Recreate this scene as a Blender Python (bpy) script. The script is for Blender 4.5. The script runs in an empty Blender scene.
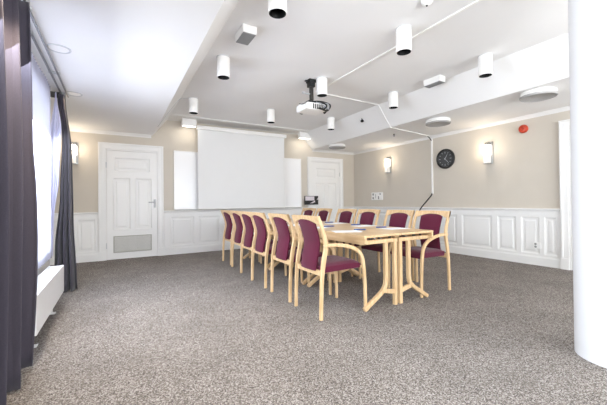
import bpy, bmesh, math, random
from mathutils import Vector, Matrix
random.seed(7)
sc = bpy.context.scene
COL = sc.collection
PI = math.pi

# ------------------------------------------------------------------ materials
def srgb(r, g, b):
    f = lambda c: (c/255/12.92) if c/255 <= .04045 else ((c/255+.055)/1.055)**2.4
    return (f(r), f(g), f(b), 1)

def mat(name, col, rough=.5, metal=0, noise=0, scale=20, bump=0, bscale=None, stretch=None, emit=None, estr=0,
        spec=.5, trans=0, sheen=0, col2=None):
    m = bpy.data.materials.new(name); m.use_nodes = True
    nt = m.node_tree; b = nt.nodes['Principled BSDF']
    b.inputs['Base Color'].default_value = col
    b.inputs['Roughness'].default_value = rough
    b.inputs['Metallic'].default_value = metal
    b.inputs['Specular IOR Level'].default_value = spec
    if trans: b.inputs['Transmission Weight'].default_value = trans
    if sheen: b.inputs['Sheen Weight'].default_value = sheen
    if emit:
        b.inputs['Emission Color'].default_value = emit
        b.inputs['Emission Strength'].default_value = estr
    tc = nt.nodes.new('ShaderNodeTexCoord'); mp = nt.nodes.new('ShaderNodeMapping')
    nt.links.new(tc.outputs['Object'], mp.inputs['Vector'])
    if stretch: mp.inputs['Scale'].default_value = stretch
    nz = nt.nodes.new('ShaderNodeTexNoise'); nz.inputs['Scale'].default_value = scale
    nz.inputs['Detail'].default_value = 4
    nt.links.new(mp.outputs[0], nz.inputs['Vector'])
    if noise or col2:
        cr = nt.nodes.new('ShaderNodeValToRGB')
        c2 = col2 or tuple(c*(1-noise) for c in col[:3])+(1,)
        cr.color_ramp.elements[0].position = .35; cr.color_ramp.elements[0].color = c2
        cr.color_ramp.elements[1].position = .65; cr.color_ramp.elements[1].color = col
        nt.links.new(nz.outputs['Fac'], cr.inputs[0])
        nt.links.new(cr.outputs[0], b.inputs['Base Color'])
    if bump:
        nb = nz
        if bscale:
            nb = nt.nodes.new('ShaderNodeTexNoise'); nb.inputs['Scale'].default_value = bscale
            nt.links.new(tc.outputs['Object'], nb.inputs['Vector'])
        bp = nt.nodes.new('ShaderNodeBump'); bp.inputs['Strength'].default_value = bump
        bp.inputs['Distance'].default_value = .004
        nt.links.new(nb.outputs['Fac'], bp.inputs['Height'])
        nt.links.new(bp.outputs[0], b.inputs['Normal'])
    return m

M = {}
M['white'] = mat('white_paint', srgb(230, 229, 227), .45, noise=.02, scale=3)
M['ceil'] = mat('ceiling_paint', srgb(233, 232, 231), .85, noise=.015, scale=2)
M['wall'] = mat('beige_wall_paint', srgb(199, 191, 179), .85, noise=.02, scale=4, bump=.05, bscale=300)
M['colp'] = mat('column_paint', srgb(216, 216, 218), .7, noise=.01, scale=4)
M['wood'] = mat('beech_wood', srgb(219, 189, 148), .42, stretch=(1, 1, .12), scale=45, col2=srgb(200, 166, 122))
M['woodh'] = mat('beech_wood_lengthwise', srgb(217, 187, 146), .33, stretch=(1, .06, 1), scale=40, col2=srgb(201, 167, 124))
M['plum'] = mat('plum_fabric', srgb(98, 36, 58), .95, noise=.3, scale=350, bump=.3, sheen=.15, spec=.1)
M['chrome'] = mat('brushed_steel', srgb(180, 180, 178), .3, 1, noise=.05)
M['black'] = mat('black_plastic', srgb(22, 22, 23), .4, noise=.1)
M['lampin'] = mat('black_lamp_inside', srgb(8, 8, 8), .5, noise=.1, spec=.2)
M['grey'] = mat('grey_grille', srgb(140, 140, 140), .6, noise=.1, scale=200)
M['mesh'] = mat('perforated_grey_metal', srgb(168, 166, 164), .6, noise=.12, scale=260)
M['vent'] = mat('vent_metal', srgb(172, 170, 160), .5, noise=.04)
M['handle'] = mat('dull_steel', srgb(132, 132, 132), .35, .6, noise=.05)
M['lgrey'] = mat('light_grey_metal', srgb(196, 197, 198), .5, noise=.05)
M['plastic'] = mat('white_plastic', srgb(238, 237, 234), .4, noise=.02)
M['screen'] = mat('screen_cloth', srgb(226, 226, 225), .9, noise=.01, scale=3)
M['board'] = mat('whiteboard_enamel', srgb(240, 240, 241), .25, noise=.01, scale=3)
M['curt'] = mat('grey_curtain_fabric', srgb(70, 66, 76), .9, noise=.12, scale=200, bump=.2, sheen=.2, spec=.1)
M['rad'] = mat('radiator_enamel', srgb(236, 236, 236), .35, noise=.02)
M['red'] = mat('red_plastic', srgb(186, 62, 34), .4, noise=.1, scale=30)
M['paper'] = mat('paper', srgb(245, 246, 248), .8, noise=.01)
M['blue'] = mat('blue_plastic', srgb(48, 78, 140), .4, noise=.05)
M['dark'] = mat('dark_steel', srgb(70, 68, 66), .4, .6, noise=.1)
M['clockface'] = mat('clock_face', srgb(62, 64, 66), .6, noise=.1, scale=8)
M['silver'] = mat('silver_plastic', srgb(190, 192, 196), .3, .3, noise=.05)
M['photo_light'] = mat('photo_pale', srgb(214, 206, 212), .6, noise=.05, scale=9)
M['glow'] = mat('frosted_lit_glass', srgb(255, 248, 235), .5, emit=(1, .9, .76, 1), estr=3.2, noise=.01)
M['washglow'] = mat('lit_lamp_diffuser', srgb(255, 252, 245), .5, emit=(1, .95, .86, 1), estr=3, noise=.01)

def carpet():
    m = bpy.data.materials.new('speckled_carpet'); m.use_nodes = True
    nt = m.node_tree; b = nt.nodes['Principled BSDF']; L = nt.links
    b.inputs['Roughness'].default_value = 1; b.inputs['Specular IOR Level'].default_value = .05
    tc = nt.nodes.new('ShaderNodeTexCoord')
    def nz(s, d=3):
        n = nt.nodes.new('ShaderNodeTexNoise'); n.inputs['Scale'].default_value = s
        n.inputs['Detail'].default_value = d; L.new(tc.outputs['Object'], n.inputs['Vector']); return n
    a = nz(165, 8); c = nz(2.2, 3)
    r = nt.nodes.new('ShaderNodeValToRGB'); e = r.color_ramp.elements
    e[0].position = .0; e[0].color = srgb(82, 76, 73)
    e[1].position = 1; e[1].color = srgb(176, 171, 167)
    k = r.color_ramp.elements.new(.5); k.color = srgb(126, 119, 113)
    vo = nt.nodes.new('ShaderNodeTexVoronoi'); vo.inputs['Scale'].default_value = 175
    L.new(tc.outputs['Object'], vo.inputs['Vector'])
    sp = nt.nodes.new('ShaderNodeSeparateColor'); L.new(vo.outputs['Color'], sp.inputs[0])
    L.new(sp.outputs[0], r.inputs[0])
    r2 = nt.nodes.new('ShaderNodeValToRGB'); e = r2.color_ramp.elements
    e[0].position = .3; e[0].color = (.86, .85, .84, 1); e[1].position = .7; e[1].color = (1.04, 1.03, 1.02, 1)
    L.new(c.outputs['Fac'], r2.inputs[0])
    mx = nt.nodes.new('ShaderNodeMix'); mx.data_type = 'RGBA'; mx.blend_type = 'MULTIPLY'
    mx.inputs['Factor'].default_value = 1
    L.new(r.outputs[0], mx.inputs['A']); L.new(r2.outputs[0], mx.inputs['B'])
    L.new(mx.outputs['Result'], b.inputs['Base Color'])
    bp = nt.nodes.new('ShaderNodeBump'); bp.inputs['Strength'].default_value = .5; bp.inputs['Distance'].default_value = .004
    L.new(vo.outputs['Distance'], bp.inputs['Height']); L.new(bp.outputs[0], b.inputs['Normal'])
    return m
M['carpet'] = carpet()

def sheer(holes):
    m = bpy.data.materials.new('sheer_white_fabric'); m.use_nodes = True
    nt = m.node_tree; b = nt.nodes['Principled BSDF']; L = nt.links
    out = nt.nodes['Material Output']
    b.inputs['Base Color'].default_value = srgb(226, 226, 240); b.inputs['Roughness'].default_value = .9
    t = nt.nodes.new('ShaderNodeBsdfTranslucent'); t.inputs[0].default_value = srgb(226, 228, 246)
    w = nt.nodes.new('ShaderNodeTexWave'); w.inputs['Scale'].default_value = 120
    tc = nt.nodes.new('ShaderNodeTexCoord'); L.new(tc.outputs['Object'], w.inputs['Vector'])
    bp = nt.nodes.new('ShaderNodeBump'); bp.inputs['Strength'].default_value = .05
    L.new(w.outputs['Fac'], bp.inputs['Height']); L.new(bp.outputs[0], b.inputs['Normal'])
    mx = nt.nodes.new('ShaderNodeMixShader'); mx.inputs[0].default_value = .55
    L.new(b.outputs[0], mx.inputs[1]); L.new(t.outputs[0], mx.inputs[2])
    tr = nt.nodes.new('ShaderNodeBsdfTransparent'); m2 = nt.nodes.new('ShaderNodeMixShader'); m2.inputs[0].default_value = holes
    L.new(mx.outputs[0], m2.inputs[1]); L.new(tr.outputs[0], m2.inputs[2]); L.new(m2.outputs[0], out.inputs[0])
    return m
M['sheer'] = sheer(0)
M['net'] = sheer(.62)

def glass():
    m = bpy.data.materials.new('window_glass'); m.use_nodes = True
    nt = m.node_tree; L = nt.links; out = nt.nodes['Material Output']; nt.nodes.remove(nt.nodes['Principled BSDF'])
    t = nt.nodes.new('ShaderNodeBsdfTransparent'); t.inputs[0].default_value = (.95, .97, .98, 1)
    g = nt.nodes.new('ShaderNodeBsdfGlossy'); g.inputs['Roughness'].default_value = .02
    fr = nt.nodes.new('ShaderNodeFresnel'); fr.inputs[0].default_value = 1.3
    mx = nt.nodes.new('ShaderNodeMixShader')
    L.new(fr.outputs[0], mx.inputs[0]); L.new(t.outputs[0], mx.inputs[1]); L.new(g.outputs[0], mx.inputs[2])
    L.new(mx.outputs[0], out.inputs[0])
    return m
M['glass'] = glass()
def clear_glass():
    m = glass(); m.name = 'frosted_clear_glass'; return m

# ------------------------------------------------------------------ mesh helpers
def box(bm, x0, y0, z0, x1, y1, z1, bev=0):
    r = bmesh.ops.create_cube(bm, size=1)
    vs = r['verts']
    for v in vs:
        v.co = Vector(((x0+x1)/2+v.co.x*(x1-x0), (y0+y1)/2+v.co.y*(y1-y0), (z0+z1)/2+v.co.z*(z1-z0)))
    if bev:
        es = list({e for v in vs for e in v.link_edges})
        bmesh.ops.bevel(bm, geom=es, offset=bev, segments=2, profile=.7, affect='EDGES')

def sweep(bm, pts, w, h, side=None, caps=True, round_=.25):
    """rectangular (chamfered) section swept along pts; w across 'side', h in the bending plane. w,h scalar or lists"""
    pts = [Vector(p) for p in pts]; n = len(pts)
    side = Vector(side or (0, 1, 0)).normalized()
    rings = []
    for i, p in enumerate(pts):
        t = ((pts[min(i+1, n-1)]-p).normalized() + (p-pts[max(i-1, 0)]).normalized())
        t = t.normalized() if t.length > 1e-6 else Vector((0, 0, 1))
        s = (side - t*side.dot(t)).normalized(); u = t.cross(s)
        ww = (w[i] if isinstance(w, (list, tuple)) else w)/2; hh = (h[i] if isinstance(h, (list, tuple)) else h)/2
        c = min(ww, hh)*round_
        prof = [(ww, hh-c), (ww-c, hh), (-ww+c, hh), (-ww, hh-c), (-ww, -hh+c), (-ww+c, -hh), (ww-c, -hh), (ww, -hh+c)]
        rings.append([bm.verts.new(p+s*a+u*b) for a, b in prof])
    for a, b in zip(rings, rings[1:]):
        for k in range(8): bm.faces.new((a[k], a[(k+1) % 8], b[(k+1) % 8], b[k]))
    if caps: bm.faces.new(rings[0][::-1]); bm.faces.new(rings[-1])

def tube(bm, pts, r, seg=10, caps=True):
    pts = [Vector(p) for p in pts]; n = len(pts); rings = []; up = None
    for i, p in enumerate(pts):
        t = ((pts[min(i+1, n-1)]-p).normalized() + (p-pts[max(i-1, 0)]).normalized()).normalized()
        if up is None: up = Vector((0, 0, 1)) if abs(t.z) < .9 else Vector((1, 0, 0))
        s = t.cross(up).normalized(); u = s.cross(t).normalized(); up = u
        rr = r[i] if isinstance(r, (list, tuple)) else r
        rings.append([bm.verts.new(p+(s*math.cos(2*PI*k/seg)+u*math.sin(2*PI*k/seg))*rr) for k in range(seg)])
    for a, b in zip(rings, rings[1:]):
        for k in range(seg): bm.faces.new((a[k], a[(k+1) % seg], b[(k+1) % seg], b[k]))
    if caps: bm.faces.new(rings[0][::-1]); bm.faces.new(rings[-1])

def lathe(bm, prof, cx, cy, cz, axis='Z', seg=40):
    """prof list of (r, h) along axis"""
    rings = []
    for r, h in prof:
        ring = []
        for k in range(seg):
            a, b = r*math.cos(2*PI*k/seg), r*math.sin(2*PI*k/seg)
            co = {'Z': (cx+a, cy+b, cz+h), 'X': (cx+h, cy+a, cz+b), 'Y': (cx+a, cy+h, cz+b)}[axis]
            ring.append(bm.verts.new(co))
        rings.append(ring)
    for a, b in zip(rings, rings[1:]):
        for k in range(seg): bm.faces.new((a[k], a[(k+1) % seg], b[(k+1) % seg], b[k]))
    if prof[0][0] > 1e-4: bm.faces.new(rings[0][::-1])
    if prof[-1][0] > 1e-4: bm.faces.new(rings[-1])
    bmesh.ops.remove_doubles(bm, verts=[v for rg in rings for v in rg], dist=1e-5)

def prism(bm, poly, vec):
    a = [bm.verts.new(Vector(p)) for p in poly]; b = [bm.verts.new(Vector(p)+Vector(vec)) for p in poly]
    n = len(a)
    bm.faces.new(a); bm.faces.new(b[::-1])
    for k in range(n): bm.faces.new((a[(k+1) % n], a[k], b[k], b[(k+1) % n]))

def spline(pts, n=6):
    P = [Vector(p) for p in pts]; out = []
    for i in range(len(P)-1):
        p0, p1, p2, p3 = P[max(i-1, 0)], P[i], P[i+1], P[min(i+2, len(P)-1)]
        for k in range(n):
            t = k/n
            out.append(.5*((2*p1)+(p2-p0)*t+(2*p0-5*p1+4*p2-p3)*t*t+(3*p1-p0-3*p2+p3)*t**3))
    out.append(P[-1]); return out

def obj(name, bm, m, parent=None, smooth=False, loc=None, angle=40):
    bmesh.ops.recalc_face_normals(bm, faces=bm.faces)
    me = bpy.data.meshes.new(name)
    if loc is not None:
        for v in bm.verts: v.co -= Vector(loc)
    bm.to_mesh(me); bm.free()
    for mm in (m if isinstance(m, (list, tuple)) else [m]): me.materials.append(M[mm] if isinstance(mm, str) else mm)
    o = bpy.data.objects.new(name, me); COL.objects.link(o)
    if loc is not None: o.location = loc
    if parent: o.parent = parent
    if smooth:
        for p in me.polygons: p.use_smooth = True
        try: me.set_sharp_from_angle(angle=math.radians(angle))
        except Exception: pass
    return o

def NB(): return bmesh.new()
def thing(name, label, cat, loc=(0, 0, 0), rz=0, group=None):
    o = bpy.data.objects.new(name, None); COL.objects.link(o); o.location = loc; o.rotation_euler = (0, 0, rz)
    o.empty_display_size = .1
    o['label'] = label; o['category'] = cat
    if group: o['group'] = group
    return o
def tag(o, label, cat, group=None):
    o['label'] = label; o['category'] = cat
    if group: o['group'] = group
    return o
def struct(o): o['kind'] = 'structure'; return o
def dup(root, loc, rz, label, group=None):
    r = root.copy(); COL.objects.link(r); r.location = loc; r.rotation_euler = (0, 0, rz); r['label'] = label
    if group: r['group'] = group
    for ch in list(root.children):
        c = ch.copy(); COL.objects.link(c); c.parent = r
        for g in list(ch.children):
            d = g.copy(); COL.objects.link(d); d.parent = c
    return r

# ------------------------------------------------------------------ room constants (metres)
XR, YB, XL, XA, YF = 5.96, 7.23, -.70, -1.15, -2.6
LC, HC = 2.485, 2.87           # low ceiling, raised coffer
XB, XB2, XD, XD2 = .65, .945, 4.51, 4.20
YC0 = -1.9                     # near end of coffer
CAP = .93

# floor
bm = NB(); box(bm, XA-.3, YF-.3, -.12, XR+.3, YB+.3, 0); struct(obj('floor', bm, 'carpet'))

# ceiling with raised, slant-sided coffer (solid slab closed on top)
bm = NB()
def quad(*p): bm.faces.new([bm.verts.new(Vector(q)) for q in p])
x0, x1, y0, y1 = XA-.3, XR+.3, YF-.3, YB+.3
s = .3
quad((x0, y0, LC), (x0, y1, LC), (XB, y1, LC), (XB, y0, LC))
quad((XD, y0, LC), (XD, y1, LC), (x1, y1, LC), (x1, y0, LC))
quad((XB, y0, LC), (XB, YC0, LC), (XD, YC0, LC), (XD, y0, LC))
quad((XB, YC0, LC), (XB, y1, LC), (XB2, y1, HC), (XB2, YC0+s, HC))
quad((XD, YC0, LC), (XD2, YC0+s, HC), (XD2, y1, HC), (XD, y1, LC))
quad((XB, YC0, LC), (XB2, YC0+s, HC), (XD2, YC0+s, HC), (XD, YC0, LC))
quad((XB2, YC0+s, HC), (XB2, y1, HC), (XD2, y1, HC), (XD2, YC0+s, HC))
bmesh.ops.remove_doubles(bm, verts=bm.verts, dist=1e-4)
box(bm, x0, y0, HC+.15, x1, y1, HC+.3)
box(bm, x0, y0, LC, x0+.05, y1, HC+.2); box(bm, x1-.05, y0, LC, x1, y1, HC+.2)
box(bm, x0, y0, LC, x1, y0+.05, HC+.2)
struct(obj('ceiling', bm, 'ceil'))

# walls
bm = NB(); box(bm, XA-.3, YB, 0, XR+.3, YB+.3, HC+.1); struct(obj('wall_back', bm, 'wall'))
bm = NB(); box(bm, XR, YF, 0, XR+.3, YB, LC+.02); struct(obj('wall_right', bm, 'wall'))
# left wall with two window openings, alcove beyond it
WZ0, WZ1 = .50, 2.40
WIN = [(-1.2, 1.25), (1.75, 4.74)]
bm = NB()
xo = XL-.30
box(bm, xo, YF, 0, XL, 4.88, WZ0); box(bm, xo, YF, WZ1, XL, 4.88, LC+.02)
box(bm, xo, YF, WZ0, XL, WIN[0][0], WZ1); box(bm, xo, WIN[0][1], WZ0, XL, WIN[1][0], WZ1)
box(bm, xo, WIN[1][1], WZ0, XL, 4.88, WZ1)
struct(obj('wall_left', bm, 'white'))
bm = NB(); box(bm, XA-.3, 4.88, 0, XA, YB, LC+.02); struct(obj('wall_alcove', bm, 'wall'))
# wall behind the camera with three tall windows added, unseen, for fill light
bm = NB()
FILL_WIN = [(.2, 1.9), (2.3, 3.9), (4.2, 5.6)]
box(bm, XA-.3, YF-.3, 0, XR+.3, YF, .4); box(bm, XA-.3, YF-.3, 2.4, XR+.3, YF, LC+.02)
xs = [XA-.3]+[v for w in FILL_WIN for v in w]+[XR+.3]
for k in range(0, len(xs), 2): box(bm, xs[k], YF-.3, .4, xs[k+1], YF, 2.4)
struct(obj('wall_front', bm, 'white'))

def window(n, a0, a1, z0, z1, pos, axis, bars, zbars):
    """frame in an opening; axis 'X' -> plane x=pos, spans y"""
    root = bpy.data.objects.new('window_%d' % n, None); COL.objects.link(root); root['kind'] = 'structure'
    def P(u, v, w, u1, v1, w1):   # u along, v depth
        return (v, u, w, v1, u1, w1) if axis == 'X' else (u, v, w, u1, v1, w1)
    f = NB(); t = .06; d = .035
    for a, b, c, e in ((a0, a0+t, z0, z1), (a1-t, a1, z0, z1), (a0+t, a1-t, z0, z0+t), (a0+t, a1-t, z1-t, z1)):
        box(f, *P(a, pos-d, c, b, pos+d, e), bev=.006)
    obj('window_frame', f, 'white', root)
    f = NB()
    for k in range(1, bars):
        a = a0+(a1-a0)*k/bars; box(f, *P(a-.022, pos-.025, z0+t, a+.022, pos+.025, z1-t), bev=.005)
    for z in zbars: box(f, *P(a0+t, pos-.02, z-.018, a1-t, pos+.02, z+.018))
    obj('glazing_bars', f, 'white', root)
    f = NB(); box(f, *P(a0+t, pos-.004, z0+t, a1-t, pos+.004, z1-t)); obj('pane', f, 'glass', root)
    f = NB()
    if axis == 'X': box(f, XL-.2, a0-.01, z0-.03, XL+.012, a1+.01, z0, bev=.004)
    else: box(f, a0-.03, YF-.2, z0-.03, a1+.03, YF+.03, z0, bev=.006)
    obj('window_sill', f, 'white', root)
for i, (a, b) in enumerate(WIN): window(i+1, a, b, WZ0, WZ1, XL-.045, 'X', 3, (1.75, 1.1))
for i, (a, b) in enumerate(FILL_WIN): window(i+3, a, b, .4, 2.4, YF-.14, 'Y', 2, (1.75,))  # frames of the added fill windows, out of view

# panelled joinery: cells of a height field with stepped panels
def panelled(bm, F, u0, u1, v0, v1, panels, d0, prof):
    us = sorted({u0, u1, *[p[0] for p in panels], *[p[1] for p in panels]})
    vs = sorted({v0, v1, *[p[2] for p in panels], *[p[3] for p in panels]})
    def q(a, b, c, d, e, f, g, h): bm.faces.new([bm.verts.new(F(*t)) for t in (a, b, c, d)])
    for i in range(len(us)-1):
        for j in range(len(vs)-1):
            cu, cv = (us[i]+us[i+1])/2, (vs[j]+vs[j+1])/2
            if any(p[0] < cu < p[1] and p[2] < cv < p[3] for p in panels): continue
            bm.faces.new([bm.verts.new(F(*t)) for t in ((us[i], vs[j], d0), (us[i+1], vs[j], d0), (us[i+1], vs[j+1], d0), (us[i], vs[j+1], d0))])
    for a, b, c, e in panels:
        steps = [(0, d0)]+prof
        R = [[(a+s_, c+s_, d), (b-s_, c+s_, d), (b-s_, e-s_, d), (a+s_, e-s_, d)] for s_, d in steps]
        for r0, r1 in zip(R, R[1:]):
            for k in range(4):
                bm.faces.new([bm.verts.new(F(*t)) for t in (r0[k], r0[(k+1) % 4], r1[(k+1) % 4], r1[k])])
        bm.faces.new([bm.verts.new(F(*t)) for t in R[-1]])
    # rim back to the wall
    rim = [(u0, v0), (u1, v0), (u1, v1), (u0, v1)]
    for k in range(4):
        p, r = rim[k], rim[(k+1) % 4]
        bm.faces.new([bm.verts.new(F(*t)) for t in ((*p, 0), (*r, 0), (*r, d0), (*p, d0))])
    bmesh.ops.remove_doubles(bm, verts=bm.verts, dist=1e-5)
FB = lambda u, v, d: Vector((u, YB-d, v))
FR = lambda u, v, d: Vector((XR-d, u, v))
FL = lambda u, v, d: Vector((XA+d, u, v))
WPROF = [(.004, .016), (.016, .011), (.022, .008), (.05, .008), (.062, .016)]

ntrim = [0]
def moulding(F, u0, u1, prof, name=None, m='white'):
    """extruded profile prof [(d, z)] along u"""
    bm = NB(); a = [bm.verts.new(F(u0, z, d)) for d, z in prof]; b = [bm.verts.new(F(u1, z, d)) for d, z in prof]
    n = len(a); bm.faces.new(a); bm.faces.new(b[::-1])
    for k in range(n): bm.faces.new((a[k], a[(k+1) % n], b[(k+1) % n], b[k]))
    if not name: ntrim[0] += 1; name = 'trim_%d' % ntrim[0]
    return struct(obj(name, bm, m))
capprof = [(0, CAP-.075), (.024, CAP-.075), (.026, CAP-.05), (.034, CAP-.03), (.05, CAP-.02), (.052, CAP), (0, CAP)]
baseprof = [(0, 0), (.034, 0), (.034, .125), (.028, .14), (.024, .15), (0, .15)]
def wains(F, u0, u1, panels, bname):
    ntrim[0] += 1
    bm = NB(); panelled(bm, F, u0, u1, .12, CAP-.04, panels, .022, WPROF)
    struct(obj('trim_%d' % ntrim[0], bm, 'white'))
    moulding(F, u0, u1, capprof); moulding(F, u0, u1, baseprof, bname)
def pan(edges): return [(a, b, .185, .79) for a, b in edges]
wains(FB, XA, -.31, pan([(-1.1, -.72), (-.63, -.35)]), 'baseboard_back')
k = [(.98, 1.46)]+[(1.54+.585*i, 1.54+.585*i+.49) for i in range(5)]
k[-1] = (k[-1][0], 4.33)
wains(FB, .85, 4.37, pan(k), 'baseboard_back_centre')
wains(FB, 5.535, XR, pan([(5.58, 5.92)]), 'baseboard_back_right')
wains(FR, 2.24, YB, pan([(2.29, 2.46), (2.53, 2.80), (2.88, 3.19), (3.29, 3.88), (3.99, 4.50), (4.60, 5.1), (5.2, 5.72), (5.82, 6.35), (6.45, 7.0)]), 'baseboard_right')
wains(FL, 4.9, YB, pan([(5.0, 5.5), (5.6, 6.2), (6.3, 7.0)]), 'baseboard_alcove')
# cornices
corn = [(0, LC-.055), (.012, LC-.055), (.018, LC-.04), (.035, LC-.022), (.052, LC-.012), (.055, LC), (0, LC)]
moulding(FB, XA, XB-.03, corn); moulding(FB, XD+.03, XR, corn); moulding(FR, YF, YB, corn); moulding(FL, 4.9, YB, corn)
hcorn = [(0, HC-.03), (.02, HC-.03), (.035, HC-.018), (.42, HC-.018), (.44, HC-.004), (.44, HC), (0, HC)]
moulding(FB, XB2-.02, XD2+.02, hcorn)

# doors
DP = [(.006, .035-.010), (.02, .035-.016), (.05, .035-.016), (.07, .035-.008)]
def door(n, F, leaf, zt, frame, ft, handle_right=True, vent=True, out=1):
    a, b = leaf; fa, fb = frame
    root = bpy.data.objects.new('door_%d' % n, None); COL.objects.link(root); root['kind'] = 'structure'
    w = b-a
    bm = NB(); m_ = .15*w
    pans = [(a+m_, b-m_, 1.72, 1.985), (a+m_-.03, a+w*.45, .575, 1.585), (a+w*.55, b-m_+.03, .575, 1.585)]
    if not vent: pans += [(a+m_-.03, a+w*.45, .16, .45), (a+w*.55, b-m_+.03, .16, .45)]
    panelled(bm, F, a, b, .006, zt, pans, .035, DP); obj('door_leaf', bm, 'white', root)
    bm = NB()
    def fr(u0, u1, v0, v1, d, e=0):
        p = [F(u0, v0, e), F(u1, v1, d)]
        box(bm, min(p[0].x, p[1].x), min(p[0].y, p[1].y), v0, max(p[0].x, p[1].x), max(p[0].y, p[1].y), v1, bev=.004)
    for o, i in ((fa, a), (fb, b)):
        s_ = 1 if i > o else -1
        lo, hi = sorted((o, i-s_*.03)); fr(lo, hi, 0, ft, .05)
        lo, hi = sorted((o+s_*.01, o+s_*.035)); fr(lo, hi, .18, ft-.0125, .066)
        lo, hi = sorted((i-s_*.03, i-s_*.004)); fr(lo, hi, 0, zt+.03, .042)
        lo, hi = sorted((o-s_*.004, i-s_*.028)); fr(lo, hi, 0, .17, .06)
    fr(fa+.001, fb-.001, zt+.031, ft-.001, .0492); fr(fa+.012, fb-.012, ft-.035, ft-.012, .0645); fr(a, b, zt+.004, zt+.03, .042)
    obj('door_frame', bm, 'white', root)
    bm = NB(); hx = b-.045 if handle_right else a+.045; s_ = -1 if handle_right else 1
    fr(hx-.022, hx+.022, 1.0, 1.17, .044, .035)
    fr(min(hx, hx+s_*.12), max(hx, hx+s_*.12), 1.10, 1.12, .095, .075)
    fr(hx-.011, hx+.011, 1.099, 1.121, .09, .04)
    h = obj('door_handle', bm, 'handle', root)
    bm = NB(); ex = a-.006 if handle_right else b+.006
    for z in (.22, 1.78): fr(ex-.009, ex+.009, z, z+.11, .052, .04)
    obj('hinge', bm, 'lgrey', root)
    if vent:
        va, vb = a+.12*w, b-.12*w
        bm = NB(); fr(va, vb, .13, .15, .045, .035); fr(va, vb, .435, .455, .045, .035)
        fr(va, va+.02, .15, .435, .045, .035); fr(vb-.02, vb, .15, .435, .045, .035)
        for q in range(14):
            z = .155+q*.02; fr(va+.02, vb-.02, z, z+.011, .042, .035)
        obj('vent_grille', bm, 'vent', root)
door(1, FB, (-.165, .722), 2.12, (-.305, .845), 2.27)
door(2, FB, (4.49, 5.395), 2.15, (4.37, 5.53), 2.28, handle_right=False, vent=False)
door(3, FR, (1.22, 2.10), 2.15, (1.08, 2.235), 2.29, vent=False)

# round column on the right
bm = NB(); lathe(bm, [(.222, 0), (.222, HC+.02)], 2.905, .790, 0, seg=96); struct(obj('column', bm, 'colp', smooth=True))

# ------------------------------------------------------------------ projector screen, whiteboard, picture
t = thing('projector_screen', 'large white pull-down projection screen on the back wall', 'projector screen', (2.55, YB, .9))
def A(bm, root): 
    for v in bm.verts: v.co -= root.location
    return bm
bm = NB(); box(bm, 1.51, 7.03, .965, 3.59, 7.034, 2.68); obj('screen_cloth', A(bm, t), 'screen', t)
bm = NB(); box(bm, 1.49, 6.99, 2.67, 3.64, 7.08, 2.75, bev=.012); obj('screen_case', A(bm, t), 'plastic', t)
for x in (1.60, 3.50):
    bm = NB(); box(bm, x-.02, 7.06, 2.68, x+.02, YB, 2.74); obj('wall_bracket', A(bm, t), 'plastic', t)
bm = NB(); tube(bm, [(1.50, 7.032, .955), (3.60, 7.032, .955)], .014); obj('bottom_bar', A(bm, t), 'plastic', t, True)

t = thing('whiteboard', 'wide wall-mounted whiteboard half hidden behind the projection screen', 'whiteboard', (2.6, YB, .94))
bm = NB(); box(bm, 1.07, YB-.022, .97, 4.15, YB-.002, 2.19); obj('writing_surface', A(bm, t), 'board', t)
bm = NB()
for q in ((1.05, .95, 4.17, .97), (1.05, 2.19, 4.17, 2.205), (1.05, .97, 1.07, 2.19), (4.15, .97, 4.17, 2.19)):
    box(bm, q[0], YB-.03, q[1], q[2], YB-.001, q[3], bev=.003)
obj('board_frame', A(bm, t), 'plastic', t)
bm = NB(); box(bm, 1.07, YB-.09, .938, 4.15, YB-.02, .95, bev=.003); obj('pen_tray', A(bm, t), 'lgrey', t)

t = thing('framed_picture', 'small black and white framed picture beside the right-hand back door', 'picture', (4.43, YB-.07, 1.0))
bm = NB(); box(bm, 4.235, YB-.10, 1.005, 4.645, YB-.07, 1.235, bev=.003); obj('backing', A(bm, t), 'black', t)
bm = NB(); box(bm, 4.245, YB-.103, 1.115, 4.52, YB-.099, 1.222); 
prism(bm, [(4.38, YB-.104, 1.04), (4.47, YB-.104, 1.045), (4.55, YB-.104, 1.075), (4.53, YB-.104, 1.115), (4.48, YB-.104, 1.085)], (0, .004, 0))
prism(bm, [(4.60, YB-.104, 1.12), (4.64, YB-.104, 1.14), (4.64, YB-.104, 1.19), (4.62, YB-.104, 1.17)], (0, .004, 0))
obj('print', A(bm, t), 'photo_light', t)
bm = NB(); box(bm, 4.40, YB-.075, 1.06, 4.46, YB-.02, 1.16); obj('wall_mount', A(bm, t), 'black', t)

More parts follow.
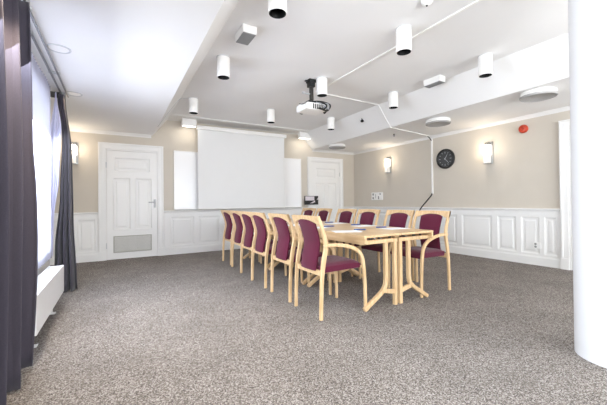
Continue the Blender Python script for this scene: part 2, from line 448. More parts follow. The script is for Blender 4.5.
# ------------------------------------------------------------------ ceiling lamps
def can_lamp(x, y, label, first=[None]):
    if first[0] is None:
        t = thing('ceiling_spotlight', label, 'ceiling lamp', (x, y, HC), 0, 'cylinder lamps in the raised ceiling')
        bm = NB(); lathe(bm, [(.072, -.008), (.0775, -.008), (.0775, -.245), (.071, -.248), (.066, -.225), (.066, -.12)], 0, 0, 0, seg=48)
        bmesh.ops.delete(bm, geom=[f for f in bm.faces if len(f.verts) > 10], context='FACES_ONLY')
        bm2 = bm; obj('housing', bm2, 'plastic', t, True)
        bm = NB(); lathe(bm, [(.082, 0), (.082, -.008)], 0, 0, 0, seg=48); obj('ceiling_plate', bm, 'lgrey', t, True)
        bm = NB(); lathe(bm, [(.0, -.10), (.05, -.11), (.0655, -.15), (.0655, -.236), (.071, -.2485), (.0655, -.24), (.0645, -.15), (.049, -.112), (0, -.102)], 0, 0, 0, seg=48)
        obj('reflector', bm, 'lampin', t, True)
        bm = NB(); lathe(bm, [(0, -.105), (.022, -.107), (.03, -.14), (.026, -.165), (.0, -.17)], 0, 0, 0, seg=24); obj('bulb', bm, 'lampin', t, True)
        first[0] = t; return t
    return dup(first[0], (x, y, HC), 0, label)
LX = (1.142, 2.58, 3.955); LY = (2.30, 3.825, 5.60)
rows = ('nearest', 'middle', 'farthest')
colsn = ('left', 'middle', 'right')
names = {(0, 0): 'white cylinder ceiling lamp cut by the top edge of the photo', (1, 0): 'largest whole white cylinder lamp, on the pale ceiling conduit line',
 (2, 0): 'white cylinder ceiling lamp nearest the right slope, above the big round diffusers', (0, 1): 'white cylinder ceiling lamp just behind the square grilled box, left row',
 (1, 1): 'white cylinder ceiling lamp touching the black projector mount', (2, 1): 'white cylinder ceiling lamp on the right beside the conduit bend',
 (0, 2): 'white cylinder ceiling lamp farthest left, by the left end of the screen', (1, 2): 'white cylinder ceiling lamp hanging before the middle of the screen top',
 (2, 2): 'white cylinder ceiling lamp near the far end, right of the projector'}
for j, y in enumerate(LY):
    for i, x in enumerate(LX): can_lamp(x, y + (.03, 0, -.06)[i], names[(i, j)])

# wall-washer box lamps at the back of the coffer
def washer(x0, x1, label):
    t = thing('wall_washer_lamp', label, 'lamp', ((x0+x1)/2, 7.0, HC), 0, None); t['group'] = 'box lamps at the back ceiling edge'
    w = (x1-x0)/2
    bm = NB(); box(bm, -w, -.06, -.165, w, .06, -.018, bev=.01); obj('housing', bm, 'plastic', t)
    bm = NB(); box(bm, -w+.015, -.05, -.175, w-.015, .05, -.164, bev=.003); obj('diffuser', bm, 'washglow', t)
washer(1.18, 1.47, 'small white lit box lamp above the left end of the projection screen')
washer(4.0, 4.32, 'small white lit box lamp right of the projection screen top')

# ring lamps along the curtain rail
for k, (x, y) in enumerate(((-.43, 2.15), (-.44, 3.56), (-.46, 4.93))):
    t = thing('recessed_ring_lamp', ('recessed round ring lamp in the low ceiling above the nearest dark curtain', 'recessed round ring lamp in the low ceiling midway along the curtain rail',
              'recessed round ring lamp in the low ceiling above the far curtain')[k], 'ceiling lamp', (x, y, LC), 0, 'ring lamps above the curtain rail')
    bm = NB(); lathe(bm, [(.075, 0), (.092, 0), (.092, -.006), (.085, -.010), (.075, -.006), (.075, 0)], 0, 0, 0, seg=40)
    bmesh.ops.delete(bm, geom=[f for f in bm.faces if len(f.verts) > 10], context='FACES_ONLY')
    obj('trim_ring', bm, 'lgrey', t, True)
    bm = NB(); lathe(bm, [(0, -.001), (.075, -.001), (.075, -.004), (0, -.004)], 0, 0, 0, seg=40)
    obj('lens', bm, 'plastic', t, True)

# round ventilation diffusers
def diffuser(x, y, label, r=.205):
    t = thing('ceiling_diffuser', label, 'air vent', (x, y, LC), 0, 'round ceiling air diffusers')
    bm = NB(); lathe(bm, [(r*.9, 0), (r*.98, -.012), (r*.98, -.03), (r*.9, -.032)], 0, 0, 0, seg=56); obj('mounting_ring', bm, 'plastic', t, True)
    bm = NB(); rings = []
    for z in (-.030, -.056):
        rings.append([bm.verts.new((math.cos(2*PI*(k+.5*(k % 2)*0)/160)*r*(.955 if k % 4 < 2 else .90), math.sin(2*PI*k/160)*r*(.955 if k % 4 < 2 else .90), z)) for k in range(160)])
    for k in range(160): bm.faces.new((rings[0][k], rings[0][(k+1) % 160], rings[1][(k+1) % 160], rings[1][k]))
    obj('slotted_ring', bm, 'plastic', t)
    bm = NB(); lathe(bm, [(r*.88, -.03), (r*.88, -.056)], 0, 0, 0, seg=56); obj('core', bm, 'dark', t, True)
    bm = NB(); lathe(bm, [(r*.9, -.055), (r, -.056), (r, -.074), (r*.96, -.082), (r*.93, -.078), (0, -.076)], 0, 0, 0, seg=56); obj('face_plate', bm, 'mesh', t, True)
diffuser(4.75, 2.01, 'round grey-faced ceiling diffuser nearest the white column')
diffuser(4.83, 3.57, 'round grey-faced ceiling diffuser left of the cylinder lamps, above the clock')
diffuser(4.72, 6.36, 'small-looking round ceiling diffuser farthest away, above the right back door')

# grilled speaker boxes on the coffer
def grille_box(x, y, wx, wy, d, label):
    t = thing('ceiling_grille_box', label, 'ceiling box', (x, y, HC), 0, 'grilled boxes on the raised ceiling')
    bm = NB()
    a = [(-wx/2-.003, -wy/2-.003), (wx/2+.003, -wy/2-.003), (wx/2+.003, wy/2+.003), (-wx/2-.003, wy/2+.003)]
    b = [(-wx/2, -wy/2), (wx/2, -wy/2), (wx/2, wy/2), (-wx/2, wy/2)]
    T = [bm.verts.new((p, q, 0)) for p, q in a]; B = [bm.verts.new((p, q, -d)) for p, q in b]
    bm.faces.new(T[::-1]); bm.faces.new(B)
    for k in range(4): bm.faces.new((T[k], T[(k+1) % 4], B[(k+1) % 4], B[k]))
    bmesh.ops.bevel(bm, geom=list(bm.edges), offset=.004, segments=2, affect='EDGES')
    obj('housing', bm, 'plastic', t)
    bm = NB(); box(bm, -wx/2+.006, -wy/2+.006, -d-.006, wx/2-.006, wy/2-.006, -d+.002)
    n = int(wy/.014)
    for k in range(n): box(bm, -wx/2+.008, -wy/2+.008+k*.014, -d-.009, wx/2-.008, -wy/2+.014+k*.014, -d-.005)
    obj('grille', bm, 'grey', t)
grille_box(1.168, 3.14, .145, .25, .08, 'white ceiling box with square grey grille by the left slope')
grille_box(4.03, 3.03, .13, .27, .085, 'white ceiling box with narrow grey grille by the right slope')

# smoke detector
t = thing('smoke_detector', 'white round smoke detector at the top edge of the ceiling', 'smoke detector', (2.40, 1.87, HC))
bm = NB(); lathe(bm, [(.0, 0), (.05, 0), (.05, -.015), (.043, -.03), (.02, -.045), (0, -.046)], 0, 0, 0); obj('housing', bm, 'plastic', t, True)
bm = NB(); lathe(bm, [(.0, -.044), (.010, -.045), (.008, -.053), (0, -.055)], 0, 0, 0, seg=16); obj('sensor', bm, 'dark', t, True)

# two small black ceiling sensors
t = thing('ceiling_sensor', 'small black sensor on the right slope of the raised ceiling', 'sensor', (4.30, 4.94, 2.745))
bm = NB(); lathe(bm, [(0, .02), (.012, .02), (.012, -.02), (.03, -.024), (.034, -.045), (.02, -.06), (0, -.062)], 0, 0, 0, seg=20); obj('head', bm, 'black', t, True)
bm = NB(); box(bm, .02, -.02, -.045, .065, .012, -.03, bev=.003); obj('arm', bm, 'black', t)
t = thing('ceiling_sensor', 'tiny dark sensor hanging from the low ceiling above the far wall lamp', 'sensor', (5.03, 4.78, LC))
bm = NB(); lathe(bm, [(0, 0), (.016, 0), (.014, -.025), (.006, -.03), (.012, -.05), (0, -.055)], 0, 0, 0, seg=16); obj('head', bm, 'dark', t, True)

# ------------------------------------------------------------------ projector on its mount
t = thing('projector', 'white ceiling projector with black cables on a black mount', 'projector', (2.47, 3.95, HC))
bm = NB(); box(bm, -.055, -.055, -.045, .055, .055, 0, bev=.006); box(bm, -.10, -.02, -.035, .0, .02, -.02, bev=.004); box(bm, -.045, -.045, -.11, .045, .045, -.045, bev=.008)
obj('ceiling_bracket', bm, 'black', t)
bm = NB(); tube(bm, [(0, 0, -.1), (0, 0, -.33)], .027, 20); tube(bm, [(.03, .0, -.1), (.034, .0, -.34)], .008, 8); obj('pole', bm, 'dark', t, True)
bm = NB(); box(bm, -.12, -.012, -.22, .0, .012, -.205, bev=.003); lathe(bm, [(0, -.012), (.02, -.01), (.02, .01), (0, .012)], -.13, 0, -.21, seg=14); obj('side_arm', bm, 'silver', t)
bm = NB(); box(bm, -.17, -.14, -.475, .17, .15, -.37, bev=.03)
o = obj('projector_body', bm, 'plastic', t, True)
bm = NB(); lathe(bm, [(.05, 0), (.055, .02), (.045, .035), (.035, .02), (0, .018)], -.07, .15, -.42, 'Y', 28); obj('lens', bm, 'black', t, True)
bm = NB()
for k in range(7): box(bm, .168, -.10+k*.03, -.46, .175, -.082+k*.03, -.395, bev=.002)
obj('side_vent', bm, 'black', t)
bm = NB()
for k in range(7): box(bm, -.06+k*.032, -.144, -.46, -.042+k*.032, -.138, -.39, bev=.002)
obj('rear_vent', bm, 'black', t)
bm = NB(); box(bm, -.10, -.10, -.365, .12, .10, -.352, bev=.004)
for sx in (-1, 1):
    for sy in (-1, 1): sweep(bm, [(0, 0, -.325), (sx*.10, sy*.08, -.345), (sx*.15, sy*.11, -.372)], .02, .01)
obj('mount_plate', bm, 'black', t)
bm = NB()
tube(bm, spline([(.02, -.02, -.33), (.10, -.12, -.34), (.21, -.17, -.38), (.22, -.14, -.43), (.15, -.17, -.475), (.04, -.165, -.45)]), .013)
tube(bm, spline([(.0, -.03, -.33), (.06, -.14, -.35), (.15, -.18, -.40), (.10, -.17, -.46), (.02, -.16, -.45)]), .012)
tube(bm, spline([(.03, .0, -.34), (.15, -.05, -.345), (.24, -.06, -.40), (.21, -.04, -.47), (.18, -.05, -.45)]), .012)
tube(bm, spline([(0, -.02, -.33), (-.1, -.12, -.345), (-.22, -.14, -.42), (-.235, -.06, -.40)]), .006)
obj('cable', bm, 'black', t, True)
bm = NB()
tube(bm, spline([(.05, -.10, -.35), (.17, -.175, -.375), (.19, -.165, -.44), (.11, -.16, -.43)]), .007)
tube(bm, spline([(.02, -.10, -.35), (.09, -.175, -.40), (.20, -.17, -.45)]), .007)
obj('cable', bm, 'silver', t, True)

# ------------------------------------------------------------------ conduits
bm = NB()
def strip(pts, w=.028, h=.018, side=(0, 1, 0)): sweep(bm, pts, w, h, side=side, round_=.3)
zc = HC-.008
bm = NB(); sweep(bm, [(2.80, YC0+.6, zc), (2.80, 4.33, zc)], .03, .016, side=(1, 0, 0))
tag(obj('ceiling_conduit', bm, 'plastic'), 'straight white conduit running along the raised ceiling past the lamps', 'conduit')
bm = NB()
n = Vector((LC-HC, 0, XD2-XD)).normalized()
sweep(bm, [(2.83, 4.33, zc), (XD2-.01, 4.36, zc), (XD-.005, 4.37, LC-.006), (XD+.05, 4.37, LC-.008), (XR-.10, 4.55, LC-.008)], .022, .014, side=(0, 1, 0))
tag(obj('ceiling_conduit', bm, 'plastic'), 'thin white conduit crossing the right slope towards the wall trunking', 'conduit')
t = thing('wall_trunking', 'vertical white cable trunking on the right wall beside the clock', 'trunking', (XR, 4.56, 1.22))
bm = NB(); box(bm, XR-.022, 4.545, 1.22, XR-.001, 4.58, LC-.05, bev=.004); obj('channel', A(bm, t), 'plastic', t)
bm = NB(); tube(bm, spline([(XR-.14, 4.56, LC-.02), (XR-.06, 4.58, LC-.04), (XR-.012, 4.562, LC-.10)]), .01, 8); obj('cable', A(bm, t), 'dark', t, True)
bm = NB(); tube(bm, spline([(XR-.014, 4.565, 1.24), (XR-.016, 4.60, 1.18), (XR-.06, 4.80, .95), (XR-.06, 4.87, .86)]), .012, 8); obj('cable', A(bm, t), 'black', t, True)
# thin cable on the left slope
bm = NB()
tube(bm, spline([(1.08, 5.62, HC-.006), (1.0, 5.66, HC-.006), (.93, 5.66, HC-.03), (.82, 5.75, LC+.22), (.70, 6.1, LC+.06), (.655, 6.35, LC)], 5), .006, 6)
tag(obj('ceiling_cable', bm, 'lgrey'), 'thin pale cable running from the farthest left lamp down the left slope', 'cable')

# ------------------------------------------------------------------ wall lamps
sc_first = [None]
def sconce(loc, rz, label):
    if sc_first[0]: return dup(sc_first[0], loc, rz, label)
    t = thing('wall_lamp', label, 'wall lamp', loc, rz, 'square glass wall lamps')     # local: wall at x=0, lamp towards -x, z centre
    bm = NB(); box(bm, -.022, -.072, -.20, -.001, .072, .20, bev=.004); obj('back_plate', bm, 'chrome', t)
    bm = NB(); box(bm, -.115, -.055, -.205, -.018, .055, -.19, bev=.003); obj('bottom_tray', bm, 'chrome', t)
    bm = NB(); box(bm, -.118, -.042, -.04, -.022, .042, .15, bev=.008); obj('glass_shade', bm, 'glow', t)
    bm = NB(); box(bm, -.114, -.042, -.19, -.108, .042, -.045); box(bm, -.108, -.042, -.188, -.024, -.036, -.045); obj('lower_glass', bm, 'plastic', t)
    bm = NB(); tube(bm, [(-.02, .0, .03), (-.18, .0, .03)], .006, 8); lathe(bm, [(0, -.012), (.012, -.01), (.012, .01), (0, .012)], -.185, 0, .03, 'X', 12); obj('cross_bar', bm, 'chrome', t)
    sc_first[0] = t; return t
sconce((XR, 3.33, 1.945), 0, 'lit square glass wall lamp on the right wall, right of the clock')
sconce((XR, 5.84, 1.99), 0, 'lit square glass wall lamp on the right wall above the socket plate')
sconce((-.685, YB, 2.03), PI/2, 'lit wall lamp on the back wall beside the far left curtain')

def plight(name, loc, power, col, r=.05, spot=None):
    l = bpy.data.lights.new(name, 'SPOT' if spot else 'POINT'); l.energy = power; l.color = col; l.shadow_soft_size = r
    if spot: l.spot_size = spot; l.spot_blend = .6
    o = bpy.data.objects.new(name, l); COL.objects.link(o); o.location = loc; return o
WARM = (1, .85, .66)
for x, y, z in ((XR-.19, 3.36, 2.03), (XR-.19, 5.84, 2.07)): plight('wall_lamp_light', (x, y, z), 5, WARM, .05)
plight('wall_lamp_light', (-.685, YB-.19, 2.1), 5, WARM, .05)

# ------------------------------------------------------------------ clock, alarm, sockets
t = thing('wall_clock', 'round black wall clock with grey face on the right wall', 'clock', (XR, 4.225, 1.948))
bm = NB(); lathe(bm, [(.205, 0), (.21, -.02), (.205, -.045), (.185, -.05), (.175, -.03), (0, -.03)], 0, 0, 0, 'X', 56); obj('case', bm, 'black', t, True)
bm = NB(); lathe(bm, [(0, -.030), (.172, -.030), (.172, -.033), (0, -.033)], 0, 0, 0, 'X', 48); obj('dial', bm, 'clockface', t)
bm = NB()
for k in range(12):
    a = 2*PI*k/12; r = .145; ln = .022 if k % 3 else .034
    p = Vector((-.035, -math.sin(a)*r, math.cos(a)*r)); q = Vector((-.035, -math.sin(a)*(r-ln), math.cos(a)*(r-ln)))
    bm = NB(); sweep(bm, [p, q], .009, .003, side=(0, math.cos(a), math.sin(a))); obj('hour_mark', bm, 'silver', t)
def hand(a, ln, w):
    bm = NB(); d = Vector((0, -math.sin(a), math.cos(a)))
    sweep(bm, [Vector((-.039, 0, 0))-d*.02, Vector((-.039, 0, 0))+d*ln], [w, w*.6], .003, side=(0, math.cos(a), math.sin(a)))
    obj('clock_hand', bm, 'silver', t)
hand(math.radians(32), .10, .012); hand(math.radians(137), .125, .010)

t = thing('fire_alarm_sounder', 'round red fire alarm on the right wall near the door', 'fire alarm', (XR, 2.735, 2.27))
bm = NB(); lathe(bm, [(.062, 0), (.062, -.02), (.055, -.025)], 0, 0, 0, 'X', 32); obj('base', bm, 'red', t, True)
bm = NB(); lathe(bm, [(.07, -.025), (.072, -.045), (.055, -.075), (.03, -.082), (.025, -.07), (0, -.068)], 0, 0, 0, 'X', 32); obj('sounder_dome', bm, 'red', t, True)

t = thing('socket_plate', 'double white socket and switch plate on right wall under far lamp', 'socket', (XR, 6.28, 1.21))
bm = NB(); box(bm, -.014, -.21, -.10, -.001, .21, .10, bev=.004); obj('face_plate', bm, 'plastic', t)
bm = NB()
for y, z, a, b in ((.14, .05, .028, .028), (.14, -.05, .028, .028), (.045, 0, .008, .055), (-.06, -.04, .02, .04), (-.12, .055, .02, .02)):
    box(bm, -.018, y-a, z-b, -.012, y+a, z+b, bev=.003)
obj('socket_insert', bm, 'grey', t)
t = thing('wall_socket', 'white double wall socket low on the right wainscot', 'socket', (XR-.008, 2.565, .325))
bm = NB(); box(bm, -.022, -.055, -.05, .0, .055, .05, bev=.004); obj('face_plate', bm, 'plastic', t)
bm = NB(); lathe(bm, [(.018, -.022), (.018, -.0245), (0, -.0245)], 0, .02, .022, 'X', 20); lathe(bm, [(.018, -.022), (.018, -.0245), (0, -.0245)], 0, .02, -.022, 'X', 20); obj('socket_insert', bm, 'grey', t)

# ------------------------------------------------------------------ radiator
t = thing('radiator', 'long low white panel radiator under the left window', 'radiator', (-.56, 3.0, 0))
bm = NB(); box(bm, -.52, 2.95, .14, -.50, 4.33, .425, bev=.005); obj('front_panel', A(bm, t), 'rad', t)
bm = NB(); box(bm, -.63, 2.95, .14, -.615, 4.33, .425, bev=.004); obj('rear_panel', A(bm, t), 'rad', t)
bm = NB()
box(bm, -.615, 2.95, .15, -.52, 2.96, .42); box(bm, -.615, 4.32, .15, -.52, 4.33, .42)
obj('end_cap', A(bm, t), 'rad', t)
bm = NB()
for k in range(54): y = 2.965+k*.025; box(bm, -.612, y, .405, -.522, y+.012, .418)
for x in (-.605, -.567, -.53): box(bm, x-.004, 2.96, .40, x+.004, 4.32, .421)
obj('top_grille', A(bm, t), 'rad', t)
bm = NB()
for k in range(27): y = 2.99+k*.05; box(bm, -.612, y, .16, -.522, y+.004, .40)
obj('convector_fins', A(bm, t), 'lgrey', t)
for y in (3.15, 4.0):
    bm = NB(); box(bm, -.575, y-.015, 0, -.555, y+.015, .16); box(bm, -.60, y-.03, 0, -.53, y+.03, .006); obj('foot', A(bm, t), 'rad', t)
for y in (3.72,):
    bm = NB(); tube(bm, spline([(-.565, y, .15), (-.565, y, .08), (-.60, y, .06), (XL+.01, y, .06)]), .009, 10); obj('pipe', A(bm, t), 'chrome', t, True)
moulding(lambda u, v, d: Vector((XL+d, u, v)), YF, 4.88, [(0, 0), (.018, 0), (.018, .09), (.012, .1), (0, .1)], 'baseboard_left')

# ------------------------------------------------------------------ curtain rail and curtains
t = thing('curtain_rail', 'double-track metal curtain rail along the left ceiling', 'curtain rail', (-.55, 2.4, LC))
for x in (-.525, -.585):
    bm = NB(); box(bm, x-.007, -.4, LC-.042, x+.007, 5.0, LC-.022, bev=.002); obj('rail_track', A(bm, t), 'handle', t)
for y in (.3, 1.6, 2.9, 4.2, 4.95):
    bm = NB(); box(bm, -.61, y-.012, LC-.024, -.51, y+.012, LC-.001); obj('bracket', A(bm, t), 'lgrey', t)
bm = NB(); box(bm, -.71, 4.88, LC-.09, -.60, 4.90, LC-.02); obj('end_bracket', A(bm, t), 'dark', t)

def curtain(name, label, path_fn, n, ztop, zbot, m='curt', thick=.004, nz=26, group=None):
    """path_fn(s, h) -> (x, y); s in 0..1 along the cloth, h in 0(top)..1(bottom)"""
    bm = NB(); g = []
    for j in range(nz+1):
        h = j/nz; z = ztop+(zbot-ztop)*h; row = []
        for i in range(n+1):
            x, y = path_fn(i/n, h); row.append(bm.verts.new((x, y, z if j < nz else z)))
        g.append(row)
    for a, b in zip(g, g[1:]):
        for i in range(n): bm.faces.new((a[i], a[i+1], b[i+1], b[i]))
    o = obj(name, bm, m, None, True, angle=80)
    md = o.modifiers.new('s', 'SOLIDIFY'); md.thickness = thick; md.offset = 0
    return tag(o, label, 'curtain', group)
def near_path(s, h):
    y0 = .55+s*2.22
    ph = 2*PI*(y0-2.745)/.293
    a = .062+.018*min(1, h*2)
    x = -.562+a*math.cos(ph)+.006*math.sin(2.3*y0+5*h)
    y = y0-.055*math.sin(ph)+.015*math.sin(4*h+3*y0)
    if s > .88: x += .028*math.sin(PI*min(1, max(0, (h-.4)/.6)))*min(1, (s-.88)/.06)
    return x, y
curtain('curtain', 'dark grey curtain in deep folds at the left edge, nearest the camera', near_path, 320, LC-.043, .015, group=None)
def lerp(tab, h):
    for (a, u), (b, v) in zip(tab, tab[1:]):
        if a <= h <= b:
            q = (h-a)/(b-a); q = q*q*(3-2*q); return u+(v-u)*q
    return tab[-1][1]
FLT = [(0, -.625), (.22, -.578), (.5, -.60), (.8, -.655), (1, -.665)]
FRT = [(0, -.545), (.3, -.482), (.6, -.47), (1, -.435)]
def far_path(s, h):
    ph = s*3.5*2*PI
    l, r_ = lerp(FLT, h), lerp(FRT, h)
    x = l+(r_-l)*s+.010*math.cos(ph*2)*(1-abs(2*s-1))
    y = 4.90+(.03+.05*min(1, h*3))*math.sin(ph)
    return x, y
curtain('curtain', 'far dark blue-grey curtain gathered beside the radiator end', far_path, 160, LC-.043, .012)
def sheer_path(s, h):
    l = lerp([(0, -.632), (.25, -.68), (1, -.69)], h); r_ = lerp(FLT, h)+.004
    return l+(r_-l)*s, 4.80+.012*math.sin(s*2*2*PI)
curtain('sheer_curtain', 'thin white curtain strip hanging between the window and far dark curtain', sheer_path, 60, LC-.05, .47, m='sheer', thick=.002)

def net_path(s, h):
    y = 1.72+s*3.03
    return -.668+.010*math.sin(s*38*2*PI)+.004*math.sin(9*y+2*h), y
curtain('net_curtain', 'white translucent net curtain covering the bright window', net_path, 400, LC-.015, .46, m='net', thick=.0015, nz=4)
# ------------------------------------------------------------------ chairs
SW = .235     # half width to post centre
def make_chair(label):
    t = thing('meeting_chair', label, 'chair', (0, 0, 0), 0, None)
    # local: x forward (towards table), rear feet x=0, y across
    rear = [(-.005, 0, 0), (.0, 0, .20), (.012, 0, .40), (.032, 0, .54), (.055, 0, .655), (.048, 0, .73), (.014, 0, .84), (-.030, 0, .945)]
    rl = spline(rear, 5)
    for s_ in (-1, 1):
        bm = NB(); pts = [(p.x, s_*SW, p.z) for p in rl]
        hs = []
        for p in pts:
            z = p[2]; hs.append(.032+.011*math.exp(-((z-.55)/.2)**2))
        sweep(bm, pts, .028, hs, side=(0, 1, 0), round_=.35); obj('rear_leg', bm, 'wood', t, True)
        front = spline([(.035, 0, .672), (.12, 0, .675), (.24, 0, .663), (.35, 0, .636), (.430, 0, .595), (.478, 0, .535), (.500, 0, .44), (.515, 0, .25), (.52, 0, 0)], 5)
        bm = NB(); n = len(front)
        sweep(bm, [(p.x, s_*(SW+.006), p.z) for p in front], [.030]*n, [.028+.010*math.sin(PI*i/n) for i in range(n)], side=(0, 1, 0), round_=.4)
        obj('armrest_and_front_leg', bm, 'wood', t, True)
        bm = NB(); sweep(bm, [(.02, s_*(SW-.07), .430), (.49, s_*(SW-.07), .438)], .020, .02, side=(0, 1, 0)); obj('side_rail', bm, 'wood', t)
    bm = NB(); sweep(bm, [(.022, -SW, .415), (.022, SW, .415)], .024, .05, side=(1, 0, 0)); obj('rear_rail', bm, 'wood', t)
    bm = NB(); sweep(bm, [(.485, -SW, .436), (.485, SW, .436)], .02, .024, side=(1, 0, 0)); obj('front_rail', bm, 'wood', t)
    # top rail with arched lower edge, following the lean of the posts
    def lean(z):   # x on rear post centreline at height z
        for a, b in zip(rl, rl[1:]):
            if a.z <= z <= b.z: return a.x+(b.x-a.x)*(z-a.z)/max(1e-6, b.z-a.z)
        return rl[-1].x
    bm = NB(); N = 20; th = .022; rows = []
    for i in range(N+1):
        u = -1+2*i/N; y = u*(SW+.014)
        arch = .868+.045*(1-min(1, abs(u)/.82)**2.4) if abs(u) < .82 else .868
        topz = .952-.006*u*u
        bow = -.018*(1-u*u)
        ring = []
        for z, dx in ((arch, -th/2), (topz, -th/2), (topz, th/2), (arch, th/2)): ring.append(bm.verts.new((lean(min(z, .945))+dx+bow, y, z)))
        rows.append(ring)
    for a, b in zip(rows, rows[1:]):
        for k in range(4): bm.faces.new((a[k], a[(k+1) % 4], b[(k+1) % 4], b[k]))
    bm.faces.new(rows[0]); bm.faces.new(rows[-1][::-1])
    obj('top_rail', bm, 'wood', t)
    # upholstered back: curved pad
    bm = NB(); NY, NZ = 14, 18
    def backgrid(off):
        g = []
        for j in range(NZ+1):
            v = j/NZ; row = []
            hw = .132+.020*v
            for i in range(NY+1):
                u = -1+2*i/NY
                ztop = .914-.032*abs(u)**2.4
                z = .43+(ztop-.43)*v
                edge = max(0, 1-abs(u)**6)*max(0, 1-(abs(2*v-1))**10)
                x = lean(z)-.016*(1-u*u*.8) - .004 + off*(.35+.65*edge)
                row.append(bm.verts.new((x, u*hw, z)))
            g.append(row)
        return g
    g1, g2 = backgrid(.026), backgrid(-.018)
    for g, fl in ((g1, 1), (g2, 0)):
        for a, b in zip(g, g[1:]):
            for i in range(NY): bm.faces.new((a[i], a[i+1], b[i+1], b[i]))
    for i in range(NY):
        bm.faces.new((g1[0][i], g1[0][i+1], g2[0][i+1], g2[0][i])); bm.faces.new((g1[-1][i], g1[-1][i+1], g2[-1][i+1], g2[-1][i]))
    for j in range(NZ):
        bm.faces.new((g1[j][0], g1[j+1][0], g2[j+1][0], g2[j][0])); bm.faces.new((g1[j][-1], g1[j+1][-1], g2[j+1][-1], g2[j][-1]))
    obj('backrest', bm, 'plum', t, True, angle=50)
    # seat cushion: domed, rounded front
    bm = NB(); NX, NY = 16, 14; g1, g2 = [], []
    for j in range(NX+1):
        v = j/NX; r1, r2 = [], []
        x = .035+.475*v
        for i in range(NY+1):
            u = -1+2*i/NY
            hw = (.205+.015*v)
            e = (1-abs(u)**5)*(1-abs(2*v-1)**8)
            droop = -.03*max(0, (v-.75)/.25)**2
            r1.append(bm.verts.new((x, u*hw, .468+.012*v+.026*max(0, e)**.6+droop)))
            r2.append(bm.verts.new((x, u*hw*.98, .414+.012*v-.004*e+droop*.1)))
        g1.append(r1); g2.append(r2)
    for g in (g1, g2):
        for a, b in zip(g, g[1:]):
            for i in range(NY): bm.faces.new((a[i], a[i+1], b[i+1], b[i]))
    for i in range(NY):
        bm.faces.new((g1[0][i], g1[0][i+1], g2[0][i+1], g2[0][i])); bm.faces.new((g1[-1][i], g1[-1][i+1], g2[-1][i+1], g2[-1][i]))
    for j in range(NX):
        bm.faces.new((g1[j][0], g1[j+1][0], g2[j+1][0], g2[j][0])); bm.faces.new((g1[j][-1], g1[j+1][-1], g2[j+1][-1], g2[j][-1]))
    obj('seat', bm, 'plum', t, True, angle=50)
    return t
ordL = ['nearest the camera', 'second from the camera', 'third from the camera', 'fourth from the camera', 'fifth from the camera', 'farthest from the camera']
LYc = [2.67, 3.285, 3.95, 4.48, 5.02, 5.64]
RYc = [2.665, 3.20, 3.845, 4.40, 5.105, 5.665]
proto = None
for i, y in enumerate(LYc):
    lb = 'beech chair with plum upholstery in the left row, ' + ordL[i]
    if i == 0:
        proto = make_chair(lb); proto.location = (1.603+.005, y, 0); proto['group'] = 'chairs along the left side of the tables'
    else: dup(proto, ((1.603, 1.615, 1.62, 1.65, 1.68, 1.708)[i], y, 0), random.uniform(-.01, .01), lb, 'chairs along the left side of the tables')
for i, y in enumerate(RYc):
    lb = 'beech chair with plum upholstery in the right row behind the table, ' + ordL[i]
    a = PI+(.03 if i == 0 else random.uniform(-.015, .015))
    dup(proto, (3.442, y, 0), a, lb, 'chairs along the right side of the tables')

# ------------------------------------------------------------------ tables
TZ = .748; TW = .502; TL = 1.195
def make_table(label):
    # local: outer long edge at x=0, inner edge x=TW, near end y=0
    t = thing('folding_table', label, 'table', (0, 0, 0), 0, 'narrow tables joined into one long block')
    bm = NB(); box(bm, 0.0, 0, TZ-.024, TW, TL, TZ, bev=.004); obj('table_top', bm, 'woodh', t)
    bm = NB(); prism(bm, [(0.004, .0, TZ-.024), (0.004, .0, TZ-.075), (0.004, .02, TZ-.092), (0.004, TL-.02, TZ-.092), (0.004, TL, TZ-.075), (0.004, TL, TZ-.024)], (.026, 0, 0))
    obj('side_apron', bm, 'woodh', t)
    bm = NB(); box(bm, TW-.045, .12, TZ-.075, TW-.025, TL-.12, TZ-.024); obj('inner_rail', bm, 'woodh', t)
    for y in (.065, TL-.065):
        bm = NB(); sweep(bm, [(.03, y, TZ-.075), (TW-.012, y, TZ-.075)], .04, .042, side=(0, 1, 0)); obj('end_rail', bm, 'wood', t)
        bm = NB()
        leg = spline([(.065, y, .02), (.10, y, .045), (.20, y, .105), (.27, y, .15), (.318, y, .20), (.335, y, .27), (.337, y, .45), (.337, y, TZ-.095)], 5)
        sweep(bm, [(.045, y, .014)]+leg[1:], .042, .042, side=(0, 1, 0), round_=.3); obj('curved_leg', bm, 'wood', t, True)
        bm = NB(); sweep(bm, [(TW-.036, y, 0), (TW-.036, y, TZ-.095)], .04, .042, side=(0, 1, 0)); obj('straight_leg', bm, 'wood', t)
        bm = NB(); sweep(bm, [(.31, y, .165), (TW-.05, y, .135)], .03, .045, side=(0, 1, 0)); obj('leg_link', bm, 'wood', t)
        bm = NB()
        for x in (.14, .25, .40): box(bm, x-.012, y-.01, TZ-.056, x+.012, y+.01, TZ-.022)
        obj('rail_bracket', bm, 'dark', t)
        d = 1 if y < .5 else -1
        bm = NB(); tube(bm, [(.30, y+d*.02, TZ-.11), (.30, y+d*.20, TZ-.04)], .005, 6); obj('folding_stay', bm, 'dark', t)
    return t
tl = ['nearest the camera', 'in the middle of the row', 'at the far end by the screen']
tp = None
for k in range(3):
    y = 2.335+k*1.2
    lb = 'narrow beech table in the left row, ' + tl[k]
    if tp is None: tp = make_table(lb); tp.location = (2.042, y, 0)
    else: dup(tp, (2.042, y, 0), 0, lb)
for k in range(3):
    y = 2.335+k*1.2
    dup(tp, (3.052, y+TL, 0), PI, 'narrow beech table in the right row, ' + tl[k])

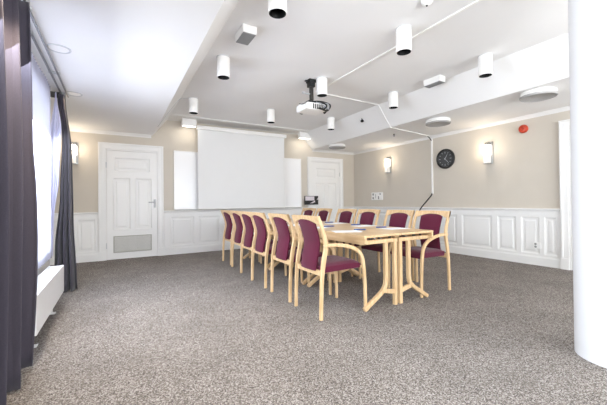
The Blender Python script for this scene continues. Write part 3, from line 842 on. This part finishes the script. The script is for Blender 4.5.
# ------------------------------------------------------------------ papers and pens
def paper(x, y, rz, label):
    bm = NB()
    for k in range(2):
        box(bm, -.105, -.148, .0005+k*.0012, .105, .148, .0014+k*.0012)
        for v in list(bm.verts)[-8:]:
            v.co.x += .006*k; v.co.y -= .004*k
    o = obj('paper_sheet', bm, 'paper'); o.location = (x, y, TZ); o.rotation_euler[2] = rz; tag(o, label, 'paper', 'paper sheets on the tables')
def pen(x, y, rz, label):
    t = thing('pen', label, 'pen', (x, y, TZ+.0085), rz, 'blue pens on the tables')
    bm = NB(); tube(bm, [(-.07, 0, 0), (-.066, 0, 0), (.055, 0, 0), (.068, 0, 0), (.075, 0, 0)], [.004, .0078, .0078, .004, .0015], 10); obj('barrel', bm, 'blue', t, True)
    bm = NB(); box(bm, -.068, -.003, .005, -.02, .003, .009); obj('clip', bm, 'chrome', t)
PP = [(2.19, 2.80, 1.2, 2.41, 2.83, .45, 'left-row seat nearest the camera'), (2.19, 3.42, 1.5, 2.42, 3.46, .4, 'second left-row seat'), (2.2, 4.02, 1.5, 2.4, 4.1, .3, 'third left-row seat'),
      (2.87, 2.74, 1.5, 2.84, 2.93, .35, 'right-row seat nearest the camera'), (2.86, 3.28, 1.6, 2.88, 3.47, .3, 'second right-row seat'), (2.87, 3.92, 1.5, 2.88, 4.12, .35, 'third right-row seat')]
for px, py, a, qx, qy, b, w in PP:
    paper(px, py, a, 'white paper sheets on the table at the '+w); pen(qx, qy, -b, 'blue pen on the table at the '+w)

# ------------------------------------------------------------------ light
w = bpy.data.worlds.new('World'); sc.world = w; w.use_nodes = True
bg = w.node_tree.nodes['Background']; bg.inputs[0].default_value = (.93, .96, 1, 1); bg.inputs[1].default_value = 3.0
def area(name, loc, rot, sx, sy, power, col):
    l = bpy.data.lights.new(name, 'AREA'); l.shape = 'RECTANGLE'; l.size = sx; l.size_y = sy; l.energy = power; l.color = col
    o = bpy.data.objects.new(name, l); COL.objects.link(o); o.location = loc; o.rotation_euler = rot; return o
DAY = (.88, .94, 1)
for a, b in WIN: area('window_daylight_or_fill', (XL-.40, (a+b)/2, 1.45), (0, -PI/2+.8, 0), 1.85, b-a-.1, 105*(b-a), DAY)
for a, b in FILL_WIN: area('window_daylight_or_fill', ((a+b)/2, YF-.36, 1.4), (PI/2+.85, 0, 0), b-a-.1, 1.95, 108*(b-a), (.97, .98, 1))  # added fill through the unseen windows, aimed up to brighten the ceiling
# warm downlight of the nearest ring lamp
plight('ring_lamp_light', (-.43, 2.15, LC-.03), 120, (1, .82, .60), .03, spot=math.radians(100))
plight('ring_lamp_light', (-.46, 4.93, LC-.03), 5, (1, .78, .5), .03, spot=math.radians(140))
for x in (1.325, 4.16): 
    o = area('wall_washer_light', (x, 6.99, HC-.185), (math.radians(25), 0, 0), .25, .08, 1.2, (1, .90, .74))

# ------------------------------------------------------------------ camera
f_, th, cy, pt, ro = 318.07, .5311, 199.05, .0089, -.0113
F = Vector((math.sin(th)*math.cos(pt), math.cos(th)*math.cos(pt), math.sin(pt)))
R0 = Vector((math.cos(th), -math.sin(th), 0)); U0 = R0.cross(F)
R = math.cos(ro)*R0+math.sin(ro)*U0; U = -math.sin(ro)*R0+math.cos(ro)*U0
cam = bpy.data.cameras.new('camera'); co = bpy.data.objects.new('camera', cam); COL.objects.link(co)
mw = Matrix((R, U, -F)).transposed().to_4x4(); mw.translation = Vector((0, 0, 1.081)); co.matrix_world = mw
cam.sensor_fit = 'HORIZONTAL'; cam.sensor_width = 36; cam.lens = f_*36/607; cam.shift_y = -(202.5-cy)/607; cam.clip_start = .03
sc.camera = co
sc.view_settings.view_transform = 'Standard'; sc.view_settings.look = 'None'; sc.view_settings.gamma = 1
sc.view_settings.use_curve_mapping = False; sc.view_settings.exposure = 0.06
sc.cycles.max_bounces = 14; sc.cycles.diffuse_bounces = 8; sc.cycles.transparent_max_bounces = 12
